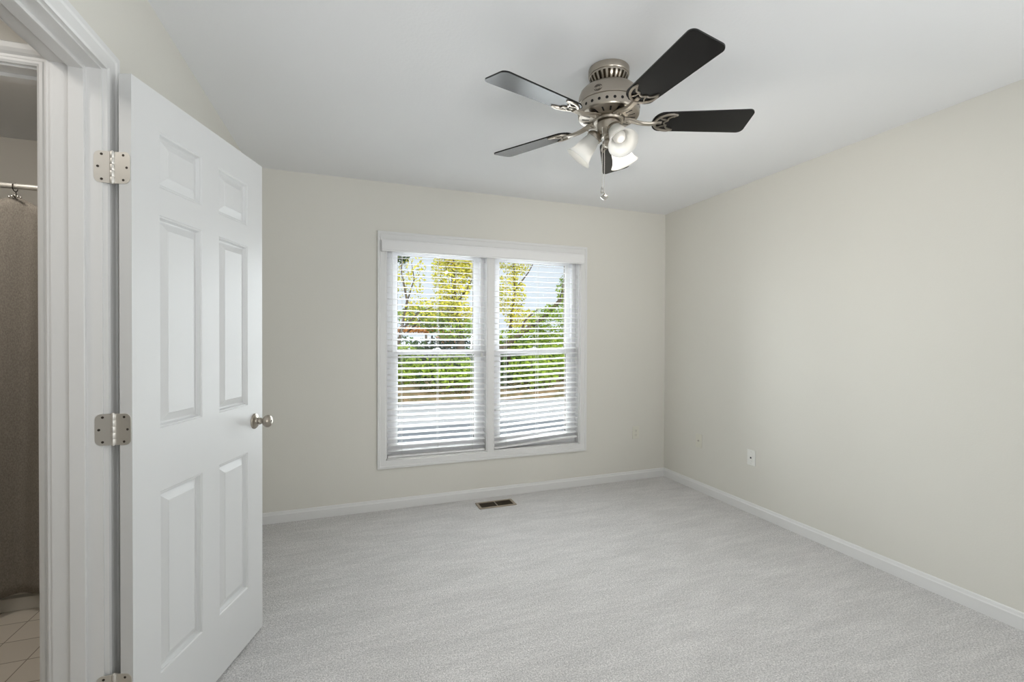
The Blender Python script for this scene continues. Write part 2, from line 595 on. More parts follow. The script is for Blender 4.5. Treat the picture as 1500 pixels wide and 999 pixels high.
# made-up window around the fill light opening (behind the viewpoint)
bm = B()
frame_sweep(bm, 0.85, 2.65, 0.7, 2.15, [(0.0, YF + 0.001), (0.0, YF + 0.015), (0.06, YF + 0.018), (0.06, YF + 0.001)])
for x in (0.85, 1.72, 2.59):
    box(bm, x, x + 0.06, YF - 0.10, YF - 0.05, 0.7, 2.15)
for z in (0.7, 1.40, 2.10):
    box(bm, 0.85, 2.65, YF - 0.10, YF - 0.05, z, z + 0.05)
tag(obj('added_rear_window', bm, M['trim']), 'wide white window added behind the viewpoint for fill light', 'window', kind='structure')

# ------------------------------------------------------------------ doorway trim (bedroom side)
DC = 0.018
door_cas = [(0.005, 0.0), (0.005, 0.011), (0.011, 0.014), (0.040, 0.015), (0.046, DC), (0.061, DC), (0.064, 0.013), (0.064, 0.0)]
bm = B()
frame_sweep(bm, J0, J1, 0.0, JH, door_cas, sides='LRT', mk=lambda x, y, z: (y, x, z))
frame_sweep(bm, J0, J1, 0.0, JH, [(o, -0.115 - d) for o, d in door_cas], sides='LRT', mk=lambda x, y, z: (y, x, z))
# jambs
JT = 0.019
box(bm, -0.115, 0.0, J1, J1 + JT, 0, JH + JT)
box(bm, -0.115, 0.0, J0 - JT, J0, 0, JH + JT)
box(bm, -0.115, 0.0, J0, J1, JH, JH + JT)
# stops
box(bm, -0.072, -0.036, J1 - 0.011, J1, 0, JH, bev=0.0015)
box(bm, -0.072, -0.036, J0, J0 + 0.011, 0, JH, bev=0.0015)
box(bm, -0.072, -0.036, J0 + 0.011, J1 - 0.011, JH - 0.011, JH, bev=0.0015)
tag(obj('trim_2', bm, M['trim'], mw=ML), 'white jamb and casing of the bedroom doorway on the left', 'door frame', kind='structure')

# ------------------------------------------------------------------ hall and bathroom beyond
S2, S3 = 0.155, 0.27      # wall with the second doorway (local s)
D0, D1, DH = -0.90, -0.194, 2.040
S2 = 0.09; S3 = 0.205; D1 = -0.178; D0 = -0.88
bm = B()
for a, b_, z0, z1 in ((-2.1, D0 - 0.02, -0.05, ZC), (D1 + 0.02, -0.115, -0.05, ZC), (D0 - 0.02, D1 + 0.02, DH + 0.02, ZC)):
    box(bm, a, b_, S2, S3, z0, z1)
tag(obj('wall_bathroom_front', bm, M['bath_wall'], mw=ML), 'off white wall with the bathroom doorway', 'wall', kind='structure')
bm = B()
c2 = [(0.005, S2), (0.005, S2 - 0.010), (0.011, S2 - 0.013), (0.018, S2 - 0.013), (0.021, S2 - 0.010), (0.028, S2 - 0.010), (0.034, S2 - 0.016), (0.044, S2 - 0.018), (0.058, S2 - 0.018), (0.062, S2 - 0.014), (0.062, S2)]
frame_sweep(bm, D0, D1, 0.0, DH, c2, sides='LRT')
box(bm, D1, D1 + JT, S2, S3, 0, DH + JT)
box(bm, D0 - JT, D0, S2, S3, 0, DH + JT)
box(bm, D0, D1, S2, S3, DH, DH + JT)
box(bm, D1 - 0.011, D1, S2 + 0.045, S2 + 0.080, 0, DH, bev=0.0015)
box(bm, D0, D0 + 0.011, S2 + 0.045, S2 + 0.080, 0, DH, bev=0.0015)
box(bm, D0 + 0.011, D1 - 0.011, S2 + 0.045, S2 + 0.080, DH - 0.011, DH, bev=0.0015)
tag(obj('trim_3', bm, M['trim'], mw=ML), 'white ridged casing around the bathroom doorway', 'door frame', kind='structure')
bm = B(); box(bm, -2.60, -2.48, YF, YB, -0.05, ZC)
tag(obj('wall_bathroom_left', bm, M['bath_wall']), 'off white far left wall of hall and bathroom', 'wall', kind='structure')
bm = B(); box(bm, -2.48, -0.7601, YF, YB, -0.12, 0.0)
o = tag(obj('floor_bathroom', bm, M['tile']), 'beige square tiled floor of hall and bathroom', 'tile floor', kind='structure')
# bathroom back lining
bm = B(); box(bm, -2.48, -0.72, YB - 0.012, YB - 0.0005, 0.0, ZC)
tag(obj('wall_bathroom_back', bm, M['bath_wall']), 'dim off white wall behind the shower', 'wall', kind='structure')
bm = B(); box(bm, -0.127, -0.1155, S3, 1.95, 0.0, ZC)
tag(obj('wall_bathroom_right', bm, M['bath_wall'], mw=ML), 'off white bathroom side of the bedroom wall', 'wall', kind='structure')

# ------------------------------------------------------------------ exterior shell (roof overhang that shades the yard)
bm = B()
prism(bm, [(YF - 2.6, 2.62), (YB + 0.60, 2.62), (YB + 0.60, 2.78), (1.0, 4.6), (YF - 2.6, 2.78)], 'x', -8.0, 11.0)
tag(obj('roof', bm, M['outwall']), 'house roof with eave above the window', 'roof', kind='structure')
bm = B()
box(bm, -8, -2.75, YB - 0.1, YB + 0.14, -0.6, 2.62)
box(bm, XR + 0.15, 11, YB - 0.1, YB + 0.14, -0.6, 2.62)
box(bm, -2.75, XR + 0.15, YB - 0.1, YB + 0.14, -0.6, -0.13)
tag(obj('wall_exterior', bm, M['outwall']), 'outside wall of the house either side of the window', 'wall', kind='structure')

# ------------------------------------------------------------------ door leaf
DOORW, DZ0, DZ1 = 0.711, 0.011, 2.031
H0 = Vector((-0.5614, 1.6051, 0))
dd = Vector((-0.3294 + 0.5614, 2.277 - 1.6051, 0)).normalized()
dn = Vector((dd.y, -dd.x, 0))
MD = Matrix(((dd.x, dn.x, 0, H0.x), (dd.y, dn.y, 0, H0.y), (0, 0, 1, 0), (0, 0, 0, 1)))
door = thing('door_1', 'open white six panel door hinged at the left doorway', 'door', MD, kind='structure')


def door_mesh():
    bm = B()
    cols = [(0.106, 0.307), (0.403, 0.597)]
    rows = [(0.243, 0.808), (1.003, 1.660), (1.744, 1.916)]
    xs = [0, cols[0][0], cols[0][1], cols[1][0], cols[1][1], DOORW]
    zs = [DZ0, rows[0][0], rows[0][1], rows[1][0], rows[1][1], rows[2][0], rows[2][1], DZ1]
    prof = [(0.0, 0.0), (0.0035, 0.0035), (0.007, 0.0035), (0.012, 0.0140), (0.016, 0.0145), (0.040, 0.0040), (0.0415, 0.0022)]
    for side in (0, 1):
        def y(d):
            return -d if side == 0 else -0.035 + d
        g = {}
        for i, x in enumerate(xs):
            for k, z in enumerate(zs):
                g[i, k] = bm.verts.new((x, y(0), z))
        for i in range(5):
            for k in range(7):
                hole = (i in (1, 3)) and (k in (1, 3, 5))
                if not hole:
                    bm.faces.new((g[i, k], g[i + 1, k], g[i + 1, k + 1], g[i, k + 1]))
                    continue
                prev = [g[i, k], g[i + 1, k], g[i + 1, k + 1], g[i, k + 1]]
                for o, d in prof[1:]:
                    cur = [bm.verts.new((xs[i] + o, y(d), zs[k] + o)), bm.verts.new((xs[i + 1] - o, y(d), zs[k] + o)),
                           bm.verts.new((xs[i + 1] - o, y(d), zs[k + 1] - o)), bm.verts.new((xs[i] + o, y(d), zs[k + 1] - o))]
                    for q in range(4):
                        bm.faces.new((prev[q], prev[(q + 1) % 4], cur[(q + 1) % 4], cur[q]))
                    prev = cur
                bm.faces.new(prev)
        if side == 0:
            front = g
    # edges
    for i in range(5):
        for kk in (0, 7):
            bm.faces.new((front[i, kk], front[i + 1, kk], g[i + 1, kk], g[i, kk]))
    for k in range(7):
        for ii in (0, 5):
            bm.faces.new((front[ii, k], front[ii, k + 1], g[ii, k + 1], g[ii, k]))
    return bm


obj('door_leaf', door_mesh(), M['door'], door)


def leaf_plate(bm, y0, y1, z0, z1, x0, x1, r, round_low):
    """hinge leaf in the y-z plane; corners on the side round_low (True: y0 side) rounded"""
    pts = []
    def arc(cy, cz, a0, a1):
        for i in range(7):
            a = a0 + (a1 - a0) * i / 6
            pts.append((cy + r * math.cos(a), cz + r * math.sin(a)))
    if round_low:
        pts.append((y1, z0)); pts.append((y1, z1))
        arc(y0 + r, z1 - r, PI / 2, PI)
        arc(y0 + r, z0 + r, PI, 1.5 * PI)
    else:
        pts.append((y0, z1)); pts.append((y0, z0))
        arc(y1 - r, z0 + r, -PI / 2, 0)
        arc(y1 - r, z1 - r, 0, PI / 2)
    prism(bm, pts, 'x', x0, x1)


def hinge(zc):
    hh = 0.0445
    bm = B()
    ky, kx = -0.0505, -0.003
    # door leaf on hinge edge of the door
    leaf_plate(bm, ky + 0.004, -0.0025, zc - hh, zc + hh, -0.0024, 0.0, 0.0155, False)
    # barrel with five knuckles
    kn = 5
    for i in range(kn):
        a = zc - hh + 2 * hh * i / kn
        b_ = zc - hh + 2 * hh * (i + 1) / kn
        prof = [(0.0001, a + 0.0004), (0.0060, a + 0.0004), (0.0064, a + 0.0012), (0.0064, b_ - 0.0012), (0.0060, b_ - 0.0004), (0.0001, b_ - 0.0004)]
        lathe(bm, prof, 16, Matrix.Translation((kx, ky, 0)))
    lathe(bm, [(0.0001, zc - hh - 0.003), (0.0045, zc - hh - 0.0015), (0.0045, zc + hh + 0.0015), (0.0001, zc + hh + 0.004)], 14, Matrix.Translation((kx, ky, 0)))
    for (y, z) in ((-0.021, zc + 0.035), (-0.0115, zc), (-0.021, zc - 0.035)):
        m = Matrix.Translation((-0.0022, y, z)) @ Matrix.Rotation(-PI / 2, 4, 'Y')
        lathe(bm, [(0.0035, 0.0), (0.0034, 0.0008), (0.0001, 0.0004)], 12, m, mi=1)
    h = obj('hinge', bm, [M['satin'], M['screw']], door, smooth=True, angle=30)
    # jamb leaf (built in left-wall coordinates, expressed in door coordinates)
    bm = B()
    leafp = []
    prof_r = 0.0155
    # on the jamb face s = J1, d from -0.018 to 0.024
    def arc(cy, cz, a0, a1):
        for i in range(7):
            a = a0 + (a1 - a0) * i / 6
            leafp.append((cy + prof_r * math.cos(a), cz + prof_r * math.sin(a)))
    leafp += [(0.0235, zc - hh), (0.0235, zc + hh)]
    arc(-0.018 + prof_r, zc + hh - prof_r, PI / 2, PI)
    arc(-0.018 + prof_r, zc - hh + prof_r, PI, 1.5 * PI)
    prism(bm, leafp, 'y', J1 - 0.0024, J1 + 0.0002)
    for (d, z) in ((0.000, zc + 0.035), (-0.0085, zc), (0.000, zc - 0.035)):
        m = Matrix.Translation((d, J1 - 0.0023, z)) @ Matrix.Rotation(PI / 2, 4, 'X')
        lathe(bm, [(0.0035, 0.0), (0.0034, 0.0008), (0.0001, 0.0004)], 12, m, mi=1)
    obj('jamb_leaf', bm, [M['satin'], M['screw']], h, mw=MD.inverted() @ ML, smooth=True, angle=30)


for zc in (1.764, 1.022, 0.277):
    hinge(zc)


def knob(side):
    base = 0.0 if side == 0 else -0.035
    rot = Matrix.Rotation(-PI / 2, 4, 'X') if side == 0 else Matrix.Rotation(PI / 2, 4, 'X')
    m = Matrix.Translation((0.648, base, 0.928)) @ rot
    bm = B()
    lathe(bm, [(0.0325, 0.0), (0.0325, 0.003), (0.030, 0.006), (0.024, 0.008), (0.016, 0.010), (0.0135, 0.013), (0.0125, 0.020), (0.015, 0.024), (0.0125, 0.028), (0.0105, 0.034), (0.012, 0.038),
                (0.019, 0.041), (0.0245, 0.047), (0.0265, 0.054), (0.0255, 0.061), (0.021, 0.067), (0.013, 0.0705), (0.006, 0.0705), (0.0055, 0.068), (0.0001, 0.068)], 32, m)
    k = obj('door_knob', bm, M['nickel'], door, smooth=True, angle=50)
    bm = B()
    lathe(bm, [(0.0052, 0.0681), (0.0045, 0.0695), (0.0001, 0.0695)], 12, m)
    obj('key_button', bm, M['screw'], k)


knob(0); knob(1)
bm = B()
box(bm, DOORW - 0.0005, DOORW + 0.001, -0.030, -0.005, 0.90, 0.957, bev=0.0005)
prism(bm, [(DOORW, -0.024), (DOORW + 0.010, -0.022), (DOORW + 0.002, -0.010), (DOORW, -0.010)], 'z', 0.918, 0.938)
obj('latch_plate', bm, M['nickel'], door)

# ------------------------------------------------------------------ blinds
VY = YB - 0.052
bm = B()
vx0, vx1, vz0, vz1 = 0.272, 1.943, 1.921, 2.004
prism(bm, [(VY, vz0 + 0.006), (VY - 0.004, vz0 + 0.010), (VY - 0.004, vz1 - 0.010), (VY, vz1 - 0.006), (VY, vz1), (VY + 0.011, vz1), (VY + 0.011, vz0), (VY, vz0)], 'x', vx0, vx1)
box(bm, vx0, vx0 + 0.010, VY + 0.011, YB - 0.0155, vz0, vz1)
box(bm, vx1 - 0.010, vx1, VY + 0.011, YB - 0.0155, vz0, vz1)
tag(obj('blind_valance', bm, M['slat']), 'long white valance across the top of both window blinds', 'valance')


def slat_bm(w):
    """slat centred at origin, width along x, 50 mm deep in y, slight crown"""
    bm = B()
    top, bot = [], []
    n = 6
    for i in range(n + 1):
        y = -0.025 + 0.05 * i / n
        z = 0.0016 * (1 - (y / 0.025) ** 2)
        top.append((y, z + 0.0014)); bot.append((y, z - 0.0014))
    prism(bm, top + bot[::-1], 'x', -w / 2, w / 2)
    return bm


def blind(label, x0, x1, drop_l, drop_r, zend_l, zend_r, cords, wand_x, wand_z, tassels):
    ym = YB + 0.030
    bl = thing('window_blind', label, 'blind', Matrix.Translation(((x0 + x1) / 2, ym, WZ1 - 0.012)), group='horizontal slat blinds in the double window')
    inv = bl.matrix_world.inverted()
    bm = B()
    box(bm, x0, x1, ym - 0.027, ym + 0.027, 1.955, WZ1 - 0.0125, bev=0.002)
    bm.transform(inv)
    obj('headrail', bm, M['slat'], bl)
    n = 35
    tilt = Matrix.Rotation(math.radians(9.5), 4, 'X')
    w = x1 - x0 - 0.006
    sb = slat_bm(w)
    me = None
    zt = 1.930
    rnd = random.Random(5 if x0 < 1 else 8)
    zl_last = zr_last = 0
    for k in range(n):
        t = k / n
        zl = zt + (zend_l - zt) * t
        zr = zt + (zend_r - zt) * t
        j = rnd.uniform(-0.0006, 0.0006)
        zl += j; zr += rnd.uniform(-0.0006, 0.0006)
        ang = -math.atan2(zr - zl, w)
        mw = inv @ Matrix.Translation(((x0 + x1) / 2, ym, (zl + zr) / 2)) @ Matrix.Rotation(ang, 4, 'Y') @ tilt
        if me is None:
            o = obj('slat', sb, M['slat'], bl, mw=mw)
            me = o.data
        else:
            o = bpy.data.objects.new('slat', me)
            COL.objects.link(o)
            o.parent = bl
            o.matrix_local = mw
    # bottom rail
    bm = B()
    box(bm, -w / 2, w / 2, -0.026, 0.026, -0.008, 0.008, bev=0.004)
    ang = -math.atan2(zend_r - zend_l, w)
    mw = inv @ Matrix.Translation(((x0 + x1) / 2, ym, (zend_l + zend_r) / 2 )) @ Matrix.Rotation(ang, 4, 'Y')
    obj('bottom_rail', bm, M['slat'], bl, mw=mw)
    for cx in cords:
        t = (cx - x0) / (x1 - x0)
        ze = zend_l + (zend_r - zend_l) * t
        bm = B()
        for y in (ym - 0.0275, ym + 0.0275):
            tube(bm, [(cx, y, 1.957), (cx, y, ze)], 0.0009, 5)
        tube(bm, [(cx + 0.004, ym, 1.957), (cx + 0.004, ym, ze)], 0.0009, 5)
        bm.transform(inv)
        obj('ladder_cord', bm, M['cord'], bl)
    bm = B()
    tube(bm, [(wand_x, ym - 0.032, 1.96), (wand_x, ym - 0.036, wand_z)], 0.0035, 8)
    lathe(bm, [(0.0036, wand_z - 0.03), (0.006, wand_z - 0.025), (0.005, wand_z), (0.003, wand_z + 0.006)], 10, Matrix.Translation((wand_x, ym - 0.036, 0)), cap0=True, cap1=True)
    bm.transform(inv)
    obj('tilt_wand', bm, M['slat'], bl)
    for (cx, cz) in tassels:
        bm = B()
        tube(bm, [(cx, ym - 0.030, 1.96), (cx, ym - 0.036, cz)], 0.0011, 6)
        lathe(bm, [(0.0075, cz - 0.035), (0.0078, cz - 0.028), (0.0045, cz - 0.006), (0.0015, cz)], 12, Matrix.Translation((cx, ym - 0.036, 0)), cap0=True, cap1=True)
        bm.transform(inv)
        obj('lift_cord', bm, M['cord'], bl, smooth=True, angle=40)
    return bl


blind('level white horizontal blind over the left window, let down to the sill', WX0 + 0.016, MX0 - 0.003, 0, 0, 0.388, 0.388,
      (0.425, 0.700, 0.975), 0.352, 1.20, ((1.042, 1.17), (1.051, 1.165)))
blind('white horizontal blind over the right window, hanging crooked with right end raised', MX1 + 0.003, WX1 - 0.016, 0, 0, 0.388, 0.432,
      (1.262, 1.545, 1.815), 1.862, 1.60, ((1.893, 1.12), (1.905, 1.10)))

# ------------------------------------------------------------------ wall plates


def plate(name, label, cat, mw, m, kind):
    t = thing(name, label, cat, mw)
    bm = B()
    box(bm, -0.035, 0.035, -0.0055, 0.0, -0.057, 0.057, bev=0.0025)
    obj('cover_plate', bm, m, t)
    if kind == 'duplex':
        for z in (0.0195, -0.0195):
            bm = B()
            pts = []
            for i in range(24):
                a = 2 * PI * i / 24
                pts.append((0.0175 * math.cos(a), z + max(-0.0135, min(0.0135, 0.0175 * math.sin(a)))))
            prism(bm, pts, 'y', -0.0075, -0.004)
            box(bm, -0.0075, -0.0055, -0.0077, -0.006, z - 0.001, z + 0.007, 1)
            box(bm, 0.0050, 0.0070, -0.0077, -0.006, z - 0.001, z + 0.006, 1)
            lathe(bm, [(0.0026, 0.0), (0.0001, 0.0002)], 12, Matrix.Translation((0, -0.0076, z - 0.008)) @ Matrix.Rotation(PI / 2, 4, 'X'), mi=1)
            obj('socket', bm, [m, M['black']], t)
        bm = B()
        lathe(bm, [(0.003, 0), (0.0025, 0.001), (0.0001, 0.0012)], 12, Matrix.Translation((0, -0.0054, 0)) @ Matrix.Rotation(PI / 2, 4, 'X'))
        obj('screw', bm, M['satin'], t)
    elif kind == 'coax':
        bm = B()
        lathe(bm, [(0.0075, 0), (0.0075, 0.003), (0.0048, 0.003), (0.0048, 0.011), (0.003, 0.011), (0.003, 0.009), (0.0001, 0.009)], 12, Matrix.Translation((0, -0.0050, 0)) @ Matrix.Rotation(PI / 2, 4, 'X'))
        obj('coaxial_jack', bm, M['satin'], t)
        for z in (0.0415, -0.0415):
            bm = B()
            lathe(bm, [(0.003, 0), (0.0025, 0.001), (0.0001, 0.0012)], 12, Matrix.Translation((0, -0.0054, z)) @ Matrix.Rotation(PI / 2, 4, 'X'))
            obj('screw', bm, M['satin'], t)
    else:
        bm = B()
        box(bm, -0.012, 0.012, -0.0085, -0.004, -0.030, 0.030, bev=0.002)
        box(bm, -0.0065, 0.0065, -0.0089, -0.0060, -0.006, 0.006, 1)
        obj('phone_jack', bm, [m, M['black']], t)
        for z in (0.0415, -0.0415):
            bm = B()
            lathe(bm, [(0.003, 0), (0.0025, 0.001), (0.0001, 0.0012)], 12, Matrix.Translation((0, -0.0054, z)) @ Matrix.Rotation(PI / 2, 4, 'X'))
            obj('screw', bm, M['satin'], t)
    return t


plate('electrical_outlet', 'cream duplex outlet right of the window, low on the wall', 'outlet', Matrix.Translation((2.513, YB, 0.427)), M['plate'], 'duplex')
RW = Matrix.Rotation(-PI / 2, 4, 'Z')
plate('coaxial_plate', 'cream cable plate with one small jack, low near the room corner', 'wall plate', Matrix.Translation((XR, 3.098, 0.424)) @ RW, M['plate'], 'coax')
plate('phone_plate', 'bright white jack plate with dark centre opening, further from the corner', 'wall plate', Matrix.Translation((XR, 2.566, 0.410)) @ RW, M['plate_white'], 'phone')

# ------------------------------------------------------------------ floor register
reg = thing('floor_register', 'tan metal floor vent with brown fins set in the carpet below the window', 'vent', Matrix.Translation((1.115, 3.372, 0)))
bm = B()
hx, hy = 0.148, 0.066
for a in ((-hx, hx, -hy, -hy + 0.016), (-hx, hx, hy - 0.016, hy), (-hx, -hx + 0.020, -hy + 0.016, hy - 0.016), (hx - 0.020, hx, -hy + 0.016, hy - 0.016), (-0.004, 0.004, -hy + 0.016, hy - 0.016)):
    box(bm, a[0], a[1], a[2], a[3], 0.001, 0.007, bev=0.0015)
obj('frame', bm, M['vent'], reg)
bm = B(); box(bm, -hx + 0.018, hx - 0.018, -hy + 0.014, hy - 0.014, 0.0005, 0.0015)
obj('duct_opening', bm, M['black'], reg)
bm = B()
n = 22
for i in range(n):
    x = -hx + 0.024 + (2 * hx - 0.048) * i / (n - 1)
    if abs(x) < 0.006:
        continue
    box(bm, x - 0.0012, x + 0.0012, -hy + 0.015, hy - 0.015, 0.0015, 0.006)
obj('fins', bm, M['vent_fin'], reg)

# ------------------------------------------------------------------ ceiling fan
FX, FY = 1.075, 1.725
fan = thing('ceiling_fan', 'five blade brushed nickel ceiling fan with dark blades and frosted light shades', 'ceiling fan', Matrix.Translation((FX, FY, ZC)))


def Z(z):
    return z - ZC


bm = B()
lathe(bm, [(0.080, Z(2.4399)), (0.0865, Z(2.436)), (0.0865, Z(2.412)), (0.0845, Z(2.409)), (0.082, Z(2.409)), (0.0815, Z(2.404)), (0.0775, Z(2.392)), (0.068, Z(2.376)), (0.055, Z(2.364)), (0.050, Z(2.358))], 48)
can = obj('canopy', bm, M['nickel'], fan, smooth=True, angle=40)
bm = B()
for i in range(24):
    a = 2 * PI * i / 24
    m = Matrix.Rotation(a, 4, 'Z')
    w = 0.0055
    path = [(0.0812, 2.4015), (0.0790, 2.3925), (0.0745, 2.3845), (0.0695, 2.3770), (0.0625, 2.3700)]
    row = []
    for r_, z_ in path:
        row.append((bm.verts.new(m @ Vector((r_, -w * r_ / 0.08, Z(z_)))), bm.verts.new(m @ Vector((r_, w * r_ / 0.08, Z(z_))))))
    for q in range(len(row) - 1):
        bm.faces.new((row[q][0], row[q][1], row[q + 1][1], row[q + 1][0]))
obj('vent_slots', bm, M['nickel_dark'], can)

bm = B()
lathe(bm, [(0.045, Z(2.354)), (0.094, Z(2.353)), (0.110, Z(2.348)), (0.121, Z(2.337)), (0.128, Z(2.318)), (0.131, Z(2.290)), (0.131, Z(2.284)), (0.1275, Z(2.282)), (0.1275, Z(2.279)), (0.131, Z(2.277)), (0.130, Z(2.244)), (0.1295, Z(2.240)), (0.1260, Z(2.235)), (0.105, Z(2.230)), (0.070, Z(2.227)), (0.050, Z(2.227))], 64)
mot = obj('motor_housing', bm, M['nickel'], fan, smooth=True, angle=40)
bm = B()
for i in range(26):
    a = 2 * PI * i / 26
    m = Matrix.Rotation(a, 4, 'Z') @ Matrix.Translation((0.1303, 0, Z(2.258))) @ Matrix.Rotation(PI / 2, 4, 'Y')
    lathe(bm, [(0.0062, -0.002), (0.0062, 0.0006), (0.0001, 0.0006)], 12, m)
obj('vent_holes', bm, M['black'], mot)
bm = B()
# radial slots on the underside
for i in range(20):
    a = 2 * PI * (i + 0.5) / 20
    m = Matrix.Rotation(a, 4, 'Z')
    w = 0.0035
    vs = [(0.083, -w, Z(2.2272)), (0.083, w, Z(2.2272)), (0.112, w, Z(2.2305)), (0.112, -w, Z(2.2305))]
    bm.faces.new([bm.verts.new(m @ Vector(v)) for v in vs])
obj('underside_slots', bm, M['black'], mot)
# small oval emblem on the housing, facing the viewer
bm = B()
ea = math.radians(-141)


def onh(a, z):
    import bisect
    pr = [(2.353, 0.094), (2.348, 0.110), (2.337, 0.121), (2.318, 0.128), (2.290, 0.131), (2.270, 0.131)]
    for i in range(len(pr) - 1):
        if pr[i][0] >= z >= pr[i + 1][0]:
            t = (pr[i][0] - z) / (pr[i][0] - pr[i + 1][0])
            r = pr[i][1] + (pr[i + 1][1] - pr[i][1]) * t
            break
    r += 0.0006
    return (r * math.cos(a), r * math.sin(a), Z(z))


for (cz, hz, ha, a0, a1) in ((2.304, 0.013, 0.125, 0.35, 2.7), (2.304, 0.013, 0.125, 3.5, 5.9), (2.306, 0.005, 0.07, 0.2, 3.0), (2.301, 0.005, 0.07, 3.3, 6.1)):
    pts = [onh(ea + ha * math.cos(a0 + (a1 - a0) * i / 14), cz + hz * math.sin(a0 + (a1 - a0) * i / 14)) for i in range(15)]
    tube(bm, pts, 0.0011, 5)
obj('emblem', bm, M['nickel_dark'], mot)

# switch housing and fitter
bm = B()
lathe(bm, [(0.050, Z(2.229)), (0.064, Z(2.226)), (0.066, Z(2.219)), (0.062, Z(2.212)), (0.046, Z(2.210)), (0.046, Z(2.206))], 40)
lathe(bm, [(0.040, Z(2.2075)), (0.051, Z(2.2065)), (0.0515, Z(2.202)), (0.049, Z(2.192)), (0.046, Z(2.175)), (0.042, Z(2.162)), (0.030, Z(2.154)), (0.020, Z(2.150)), (0.018, Z(2.140)), (0.024, Z(2.130)), (0.024, Z(2.122)), (0.017, Z(2.112)), (0.008, Z(2.108)), (0.0001, Z(2.107))], 40)
obj('switch_housing', bm, M['nickel'], fan, smooth=True, angle=40)

# blade and iron
PITCHB = math.radians(-12)


def blade_bm():
    bm = B()
    R0, R1, w0, w1 = 0.186, 0.596, 0.058, 0.072
    pts = []
    for i in range(13):                       # rounded root
        a = PI / 2 + PI * i / 12
        pts.append((R0 + 0.045 + 0.045 * math.cos(a), w0 * math.sin(a)))
    c = 0.024
    for i in range(7):
        a = -PI / 2 + (PI / 2) * i / 6
        pts.append((R1 - c + c * math.cos(a), -w1 + c + c * math.sin(a)))
    for i in range(7):
        a = (PI / 2) * i / 6
        pts.append((R1 - c + c * math.cos(a), w1 - c + c * math.sin(a)))
    prism(bm, pts, 'z', -0.003, 0.003)
    return bm


def iron_bm():
    bm = B()
    zt = -0.0060
    out = []
    for i in range(21):                       # outer arc with two horns
        a = PI * 0.5 + PI * i / 20
        out.append((0.262 + 0.066 * math.cos(a), 0.051 * math.sin(a)))
    out = [(0.283, 0.047)] + out + [(0.283, -0.047)]
    ribbon(bm, out, [0.006] + [0.011] * 21 + [0.006], 0.005, z0=zt)
    for (c0, c1) in (((0.283, 0.047), (0.250, 0.016)), ((0.250, 0.016), (0.250, -0.016)), ((0.250, -0.016), (0.283, -0.047))):
        p = []
        for i in range(9):
            t = i / 8
            x = c0[0] + (c1[0] - c0[0]) * t
            y = c0[1] + (c1[1] - c0[1]) * t
            bulge = -0.014 * math.sin(PI * t)
            p.append((x + bulge, y))
        ribbon(bm, p, 0.0065, 0.005, z0=zt)
    ribbon(bm, [(0.250, 0.016), (0.228, 0.020), (0.212, 0.030)], 0.005, 0.0045, z0=zt)
    ribbon(bm, [(0.250, -0.016), (0.228, -0.020), (0.212, -0.030)], 0.005, 0.0045, z0=zt)
    ribbon(bm, [(0.198, 0.0), (0.215, 0.0), (0.226, 0.0)], 0.016, 0.0045, z0=zt)
    for (x, y) in ((0.268, 0.041), (0.268, -0.041), (0.222, 0.0)):
        lathe(bm, [(0.005, -0.001), (0.0045, 0.0015), (0.0001, 0.0025)], 12, Matrix.Translation((x, y, zt - 0.0015)) @ Matrix.Rotation(PI, 4, 'X'))
    return bm


def arm_bm():
    bm = B()
    ribbon(bm, [(0.066, 0.0, 0.006), (0.095, 0.0, 0.004), (0.125, 0.0, -0.004), (0.150, 0.0, -0.009), (0.175, 0.0, -0.010), (0.204, 0.0, -0.008)], [0.040, 0.032, 0.026, 0.023, 0.023, 0.030], 0.009)
    lathe(bm, [(0.0045, 0.0), (0.004, -0.003), (0.0001, -0.004)], 10, Matrix.Translation((0.080, 0.009, 0.000)))
    lathe(bm, [(0.0045, 0.0), (0.004, -0.003), (0.0001, -0.004)], 10, Matrix.Translation((0.080, -0.009, 0.000)))
    return bm


BZ = 2.216
A0 = math.radians(-92.4)
bmesh_blade = bmesh_iron = bmesh_arm = None
for k in range(5):
    a = math.radians((-90.8, -21.5, 54.0, 122.0, 195.8)[k])
    base = Matrix.Translation((0, 0, Z(BZ))) @ Matrix.Rotation(a, 4, 'Z')
    pit = base @ Matrix.Rotation(PITCHB, 4, 'X')
    if k == 0:
        bl = obj('blade', blade_bm(), M['blade'], fan, mw=pit)
        ir = obj('blade_iron', iron_bm(), M['nickel'], bl, smooth=True, angle=35)
        ar = obj('blade_arm', arm_bm(), M['nickel'], bl, mw=Matrix.Rotation(-PITCHB, 4, 'X'), smooth=True, angle=35)
        m0, m1, m2 = bl.data, ir.data, ar.data
    else:
        bl = bpy.data.objects.new('blade', m0); COL.objects.link(bl); bl.parent = fan; bl.matrix_local = pit
        ir = bpy.data.objects.new('blade_iron', m1); COL.objects.link(ir); ir.parent = bl
        ar = bpy.data.objects.new('blade_arm', m2); COL.objects.link(ar); ar.parent = bl; ar.matrix_local = Matrix.Rotation(-PITCHB, 4, 'X')

